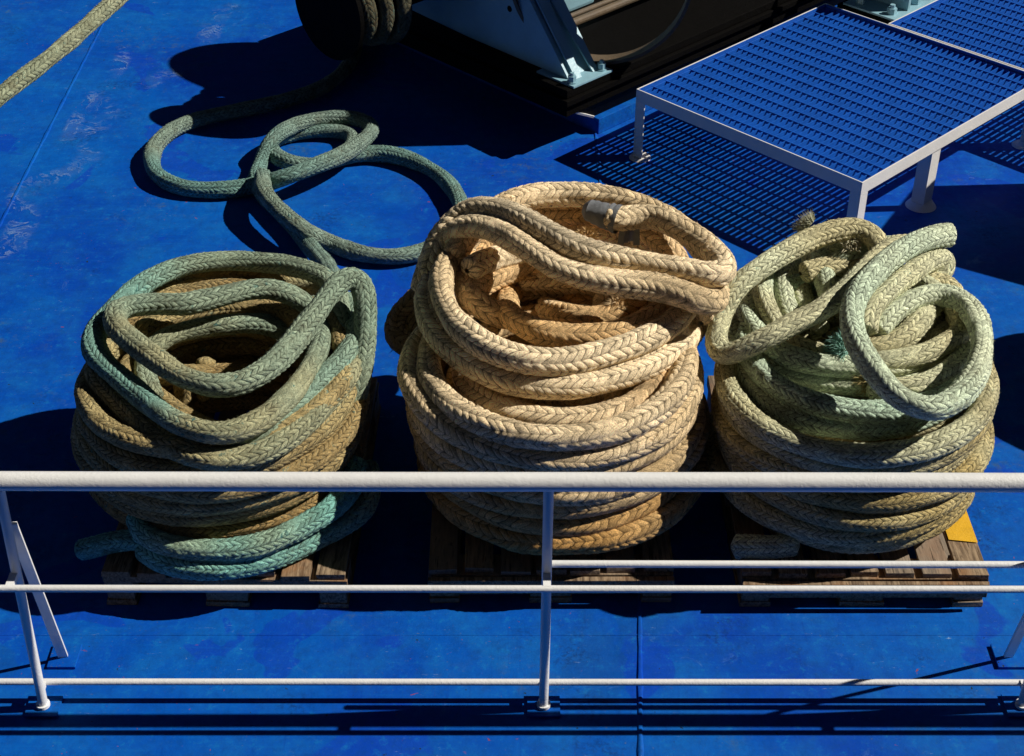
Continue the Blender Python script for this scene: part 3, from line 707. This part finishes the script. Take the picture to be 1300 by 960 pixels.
# ================================================================== RAILING
def railing():
    root = empty('railing', (0, 3.22, 0)); tag(root, 'white steel guard rail in front of the rope coils', 'railing')
    y = 0
    posts = [(-2.93, -2.93), (-1.434, -1.40), (.097, .10), (1.56, 1.56), (3.05, 3.05)]
    bm = bmesh.new(); n = 24; 
    xs = np.linspace(-4.6, 4.6, 93); prev = None
    for x in xs:
        ph = .0015*math.sin(x*1.7)
        row = [bm.verts.new((x, y+math.cos(k/n*6.2832)*.027+ph, .90-.0028*(x-.1)+math.sin(k/n*6.2832)*.027)) for k in range(n)]
        if prev:
            for k in range(n): bm.faces.new((prev[k], prev[(k+1)%n], row[(k+1)%n], row[k]))
        prev = row
    bmobj('top_rail', bm, M['white'], root, True)
    for i, (xb, xt) in enumerate(posts):
        bm = bmesh.new(); tube(bm, (xb, y, 0), (xt, y, .875), .0145, 16); [bar(bm, (xb+(xt-xb)*zz, y+a_, zz), (xb+(xt-xb)*zz, y+b_, zz), .022, .018) for zz, a_, b_ in ((.566, -.066, -.010), (.080, .010, .034))]; tube(bm, (xb, y, .012), (xb, y, .022), .021, 16)
        
        bmobj('post', bm, M['white'], root, True)
        if i != 2:
            bm = bmesh.new(); bar(bm, (xb+.012, y+.205, .012), (xt+.004, y+.012, .74), .030, .010, (1, .15, 0)); br_ = bmobj('brace', bm, M['white'], root)
            bm = bmesh.new(); box(bm, xb-.03, xb+.06, y+.16, y+.26, .002, .012, .002); bmobj('lug', bm, M['deck'], br_)
        bm = bmesh.new(); box(bm, xb-.05, xb+.05, y-.04, y+.05, .002, .010); bmobj('foot_plate', bm, M['deck'], root)
    for z_, x0, x1, yy in ((.566, -4.6, 4.6, -.066), (.080, -4.6, 4.6, .034), (.563, .10, 4.6, .034)):
        bm = bmesh.new(); tube(bm, (x0, y+yy, z_+.004), (x1, y+yy, z_-.008), .0105, 14); bmobj('mid_rail', bm, M['white'], root, True)
railing()

# ================================================================== GRATING PLATFORMS
HP = .37
A = Vector(P(808, 113, HP)); B = Vector(P(1085, 238, HP)); D = Vector(P(1048, 4, HP))
e1 = (D-A); e1.z = 0; l1 = e1.length; e1.normalize()
e2 = Vector((e1.y, -e1.x, 0)); l2 = abs((B-A).dot(e2))
ang = math.atan2(e1.y, e1.x)
def platform(origin, L1, L2, legs, label, has=True):
    """local x along e1 (up-right), local y across (0..-L2 towards the viewer)"""
    root = empty('grating_platform', (origin.x, origin.y, 0), ang); tag(root, label, 'platform', 'raised grating platforms')
    H, fd, ft = HP, .062, .006
    bm = bmesh.new()
    box(bm, 0, L1, -ft, 0, H-fd, H, .001); box(bm, 0, L1, -L2, -L2+ft, H-fd, H, .001)
    box(bm, 0, ft, -L2+ft+.001, -ft-.001, H-fd, H, .001); box(bm, L1-ft, L1, -L2+ft+.001, -ft-.001, H-fd, H, .001)
    bmobj('frame', bm, M['pwhite'], root)
    bm = bmesh.new()                              # inner angle painted blue
    i = ft+.001; w = .003; zb, zt = H-.052, H-.001
    box(bm, i, L1-i, -i-w, -i, zb, zt); box(bm, i, L1-i, -L2+i, -L2+i+w, zb, zt)
    box(bm, i, i+w, -L2+i+w+.001, -i-w-.001, zb, zt); box(bm, L1-i-w, L1-i, -L2+i+w+.001, -i-w-.001, zb, zt)
    bmobj('frame_lining', bm, M['blue'], root)
    bm = bmesh.new(); g0 = .016
    nb = int((L2-2*g0)/.0318); sp = (L2-2*g0)/nb
    for k in range(nb+1):
        yy = -L2+g0+k*sp; box(bm, .0115, L1-.0115, yy-.0025, yy+.0025, H-.0445, H-.0185+random.uniform(-.0008,.0008))
    nc = int((L1-2*g0)/.088); sc = (L1-2*g0)/nc
    for k in range(nc+1):
        xx = g0+k*sc; box(bm, xx-.0028, xx+.0028, -L2+.012, -.012, H-.029, H-.0165)
    bmobj('grating', bm, M['blue'], root)
    for (lx, ly, kind) in legs:
        bm = bmesh.new(); zt = H-fd-.0005
        sx = 1 if lx < L1/2 else -1; sy = -1 if ly > -L2/2 else 1
        X = L1*lx if lx <= 1 else lx; X = lx*L1; Y = ly*L2
        if kind == 'corner':
            sx = 1 if lx < .5 else -1; sy = -1 if ly > -.5 else 1
            box(bm, min(X, X+sx*.055), max(X, X+sx*.055), min(Y, Y+sy*.006), max(Y, Y+sy*.006), .006, zt)
            box(bm, min(X, X+sx*.006), max(X, X+sx*.006), min(Y+sy*.007, Y+sy*.055), max(Y+sy*.007, Y+sy*.055), .006, zt)
            bmobj('leg', bm, M['pwhite'], root)
            bm = bmesh.new(); tube(bm, (X+sx*.025, Y+sy*.025, .0012), (X+sx*.025, Y+sy*.025, .012), .055, 24, .045); bmobj('foot', bm, M['pwhite'], root)
        else:
            box(bm, X-.035, X+.035, Y+.008, Y+.014, .006, zt+.03)
            box(bm, X-.035, X-.029, Y+.015, Y+.075, .006, zt)
            bmobj('leg', bm, M['pwhite'], root)
            bm = bmesh.new(); tube(bm, (X, Y+.04, .0012), (X, Y+.04, .03), .072, 28, .05); bmobj('foot', bm, M['pwhite'], root)
    return root
platform(A, l1, l2, [(0,0,'corner'), (1,0,'corner'), (0,-1,'corner'), (1,-1,'corner'), (.40,-1,'mid')], 'nearer white framed platform of blue steel grating, whole side in view')
O2 = A + e1*(l1+.012) ; q_ = Vector(P(1127, 30, HP)); off = (q_-O2).dot(e2)
O2 = O2 + e2*off
platform(O2, 1.6, l2+.5, [(1,0,'corner'), (0,-1,'corner'), (1,-1,'corner'), (0,-.55,'corner')], 'farther blue grating platform, cut by the top right corner')

# ================================================================== WINCH
WA = ang
K0 = Vector(P(720, 130, .30))
def wf(a, b, c): return (a, b, c)
winch = empty('winch', (K0.x, K0.y, 0), WA); tag(winch, 'pale blue winch on a greasy black base at the top of the picture', 'winch')
# local x = e1 (up-right), local y = +e2' (up-left)
bm = bmesh.new(); box(bm, .0, 3.2, .0, 2.0, .27, .30, .003); box(bm, .03, 3.15, .03, 1.95, .2, .268)
bmobj('base_plate', bm, M['black'], winch)
bm = bmesh.new(); box(bm, .02, 3.1, .02, .10, .302, .345, .004); box(bm, .02, .12, .105, 1.9, .302, .345, .004); bmobj('base_flange', bm, M['black'], winch)
bm = bmesh.new(); tube(bm, (.45, .55, .36), (3.0, .55, .36), .022, 12); tube(bm, (.45, .62, .36), (3.0, .62, .36), .014, 12)
bmobj('conduit', bm, M['hoop'], winch)
bm = bmesh.new(); box(bm, .62, 1.0, .75, 1.25, .302, .80, .02); bmobj('pedestal', bm, M['pale'], winch)
# raked foundation sides
bm = bmesh.new()
lo = [(.30, .10, .085), (3.1, .10, .085), (3.1, 1.8, .085), (.30, 1.8, .085)]; hi = [(.1, .04, .199), (3.1, .04, .199), (3.1, 1.9, .199), (.1, 1.9, .199)]
vs = [bm.verts.new(p) for p in lo+hi]
for f in ((3,2,1,0),(4,5,6,7),(0,1,5,4),(1,2,6,5),(2,3,7,6),(3,0,4,7)): bm.faces.new([vs[i] for i in f])
bmobj('foundation', bm, M['black'], winch)
bm = bmesh.new(); bar(bm, (.30, .096, .085), (.1, .036, .2), .012, .006, (1,0,0)); bmobj('corner_bead', bm, M['pwhite'], winch)
bm = bmesh.new(); box(bm, .30, 3.15, .06, 1.85, .001, .084, .004); bmobj('coaming', bm, M['deck'], winch)
# side frame (bracket) : plate in the local y-z plane
fx = lambda a, b, c: (c, a, b)
ZB = .358
bm = bmesh.new()
outer = [(.09, ZB), (.30, ZB), (.80, ZB), (1.35, ZB+.02), (1.60, ZB+.16), (1.60, .8), (1.35, 1.08), (1.05, 1.16), (.78, 1.08), (.54, .90)]
prism(bm, outer, .10, .125, fx)
bmobj('side_frame', bm, M['pale'], winch)
bm = bmesh.new(); tube(bm, (.0985, .92, .72), (.0995, .92, .72), .06, 28); bmobj('hole_disc', bm, M['black'], winch)  # flat black disc standing in for the dark of an opening
bm = bmesh.new(); tube(bm, (.0985, .50, .60), (.0995, .50, .60), .016, 16); bmobj('hole_disc', bm, M['black'], winch)
# foot: two legs meeting in a narrow A with the dark web between
bm = bmesh.new()
def sl(z): return .09+(z-ZB)*.83             # raked edge of the side frame
zt = ZB+.36
def slab(pts, off, th):
    lo_ = [bm.verts.new((x, sl(z)-off-th, z)) for x, z in pts]; hi_ = [bm.verts.new((x, sl(z)-off, z)) for x, z in pts]
    bm.faces.new(lo_); bm.faces.new(hi_[::-1])
    for i in range(len(pts)): bm.faces.new((lo_[i], hi_[i], hi_[(i+1) % len(pts)], lo_[(i+1) % len(pts)]))
slab([(.127, ZB), (.168, ZB), (.194, zt-.07), (.203, zt-.04), (.203, zt), (.127, zt)], .012, .014)
slab([(.205, zt), (.205, zt-.04), (.212, zt-.07), (.250, ZB), (.285, ZB), (.285, zt)], .012, .014)
slab([(.128, ZB), (.284, ZB), (.284, zt), (.128, zt)], -.02, .008)
vs = [bm.verts.new(p) for p in ((.127, sl(zt)-.026, zt+.001), (.27, sl(zt)-.026, zt+.001), (.27, sl(.89)-.026, .89), (.127, sl(.89)-.026, .89),
      (.127, sl(zt)-.010, zt+.001), (.27, sl(zt)-.010, zt+.001), (.27, sl(.89)-.010, .89), (.127, sl(.89)-.010, .89))]
for f in ((3,2,1,0),(4,5,6,7),(0,1,5,4),(1,2,6,5),(2,3,7,6),(3,0,4,7)): bm.faces.new([vs[i] for i in f])
bmobj('end_flange', bm, M['pale'], winch)
bm = bmesh.new(); box(bm, .06, .34, .015, .27, .3455, .357, .002); bmobj('foot_pad', bm, M['pale'], winch)
for bx_, by_ in ((.09, .055), (.30, .055), (.30, .20)):
    bm = bmesh.new(); 
    tube(bm, (bx_, by_, .3572), (bx_, by_, .364), .026, 20); tube(bm, (bx_, by_, .3642), (bx_, by_, .392), .021, 6); tube(bm, (bx_, by_, .3922), (bx_, by_, .408), .013, 12, .010)
    bmobj('bolt', bm, M['pale'], winch)
# drum, flanges, brake hoop, warping head
bm = bmesh.new(); tube(bm, (.3, 1.0, 1.05), (2.2, 1.0, 1.05), .30, 40); bmobj('drum', bm, M['black'], winch, True)
for x in (.40, 1.9):
    bm = bmesh.new(); tube(bm, (x, 1.0, .93), (x+.04, 1.0, .93), .60, 56); bmobj('drum_flange', bm, M['pale'] if x < 1 else M['black'], winch)
def ring(name, x, yc, zc, R0, w, t, mat, a0=0, a1=6.2832, n=60):
    bm = bmesh.new(); prev = None
    for i in range(n+1):
        a = a0+(a1-a0)*i/n; c, s_ = math.cos(a), math.sin(a)
        row = [bm.verts.new(p) for p in ((x, yc+c*R0, zc+s_*R0), (x+w, yc+c*R0, zc+s_*R0), (x+w, yc+c*(R0+t), zc+s_*(R0+t)), (x, yc+c*(R0+t), zc+s_*(R0+t)))]
        if prev:
            for k in range(4): bm.faces.new((prev[k], prev[(k+1)%4], row[(k+1)%4], row[k]))
        prev = row
    bmesh.ops.recalc_face_normals(bm, faces=bm.faces)
    return bmobj(name, bm, mat, winch, True)
hp = ring('brake_band', -.03, 0, 0, .43, .085, .016, M['hoop'])
hw = Vector((.43, 7.15, .80))-Vector((K0.x, K0.y, 0)); hl = Matrix.Rotation(-WA, 3, 'Z') @ hw; hp.location = hl; hp.rotation_euler.z = math.pi/2-WA-.12
bm = bmesh.new(); tube(bm, (-.52, 1.13, .60), (.098, 1.13, .60), .12, 32); tube(bm, (-.55, 1.13, .60), (-.525, 1.13, .60), .26, 40); bmobj('warping_head', bm, M['black'], winch, True)
bm = bmesh.new(); box(bm, .48, .60, -.22, .46, .92, 1.5, .02); box(bm, .53, .58, .421, 1.0, 1.2, 1.3); bmobj('bracket_shade', bm, M['pale'], winch)  # unseen block and arm, added to shade the upper bracket
bm = bmesh.new(); box(bm, 1.86, 2.7, -.62, -.24, .001, .34, .004); bmobj('pedestal', bm, M['black'], winch)
bm = bmesh.new(); box(bm, 1.87, 2.45, -.60, -.27, .3412, .352, .002); box(bm, 2.02, 2.04, -.58, -.3, .353, .8); box(bm, 2.24, 2.26, -.58, -.3, .353, .8)
bmobj('rear_foot', bm, M['pale'], winch)
for bx_, by_ in ((1.93, -.54), (1.93, -.34), (2.14, -.55), (2.34, -.54)):
    bm = bmesh.new(); tube(bm, (bx_, by_, .3525), (bx_, by_, .385), .026, 6); tube(bm, (bx_, by_, .3852), (bx_, by_, .403), .014, 12); bmobj('bolt', bm, M['pale'], winch)
R = Rope(); cA = Vector((K0.x, K0.y, 0)); ex = Vector((math.cos(WA), math.sin(WA), 0)); ey = Vector((-math.sin(WA), math.cos(WA), 0))
pts = []
for k in range(60):
    a_ = k/59*2*math.pi*3.2; p = cA+ex*(-.48+.30*k/59)+ey*(1.13+(.17+.08*k/59)*math.cos(a_)); pts.append((p.x, p.y, .60+(.17+.08*k/59)*math.sin(a_)))
R.strand(pts, .04, mixf((.10,.085,.05), (.05,.04,.02), .4), 103)
o = R.build('wound_rope', M['teal']); tag(o, 'dark turns of rope wound round the winch head, at the top edge', 'rope')
# unseen box added beyond the right edge to cast the shadow across the deck
root = empty('deck_shadow_box', (2.71, 6.05, 0), math.radians(-31)); tag(root, 'white box added unseen beyond the right edge to cast the deck shadow', 'shadow_box')
bm = bmesh.new(); box(bm, .0, 1.3, .0, .62, .001, .97, .03); bmobj('box_body', bm, M['white'], root)
bm = bmesh.new(); box(bm, -.02, 1.32, -.02, .64, .971, 1.0, .01); bmobj('box_top', bm, M['white'], root)

# unseen dark walls and decks added around the viewer to block sky light
root = empty('sky_blocker', (0, -1.4, 0)); tag(root, 'unseen dark walls and decks added behind the viewpoint to block sky light', 'sky_blocker')
bm = bmesh.new(); box(bm, -14, 14, -.2, 0, .001, 9.0); bmobj('blocker_wall', bm, M['blocker'], root)
bm = bmesh.new(); box(bm, -14, 14, .001, 1.9, 1.85, 2.0); bmobj('walkway', bm, M['blocker'], root)
bm = bmesh.new(); box(bm, -14, 14, .001, 3.2, 5.4, 5.6); bmobj('blocker_roof', bm, M['blocker'], root)
root = empty('side_screen', (-5.2, 6, 0)); tag(root, 'tall dark screen added unseen beyond the left edge to block low sky', 'side_screen')
bm = bmesh.new(); box(bm, -.1, 0, -9, 12, .001, 3.2); bmobj('screen_panel', bm, M['blocker'], root)  # unseen screen, added to cut low sky light from the left
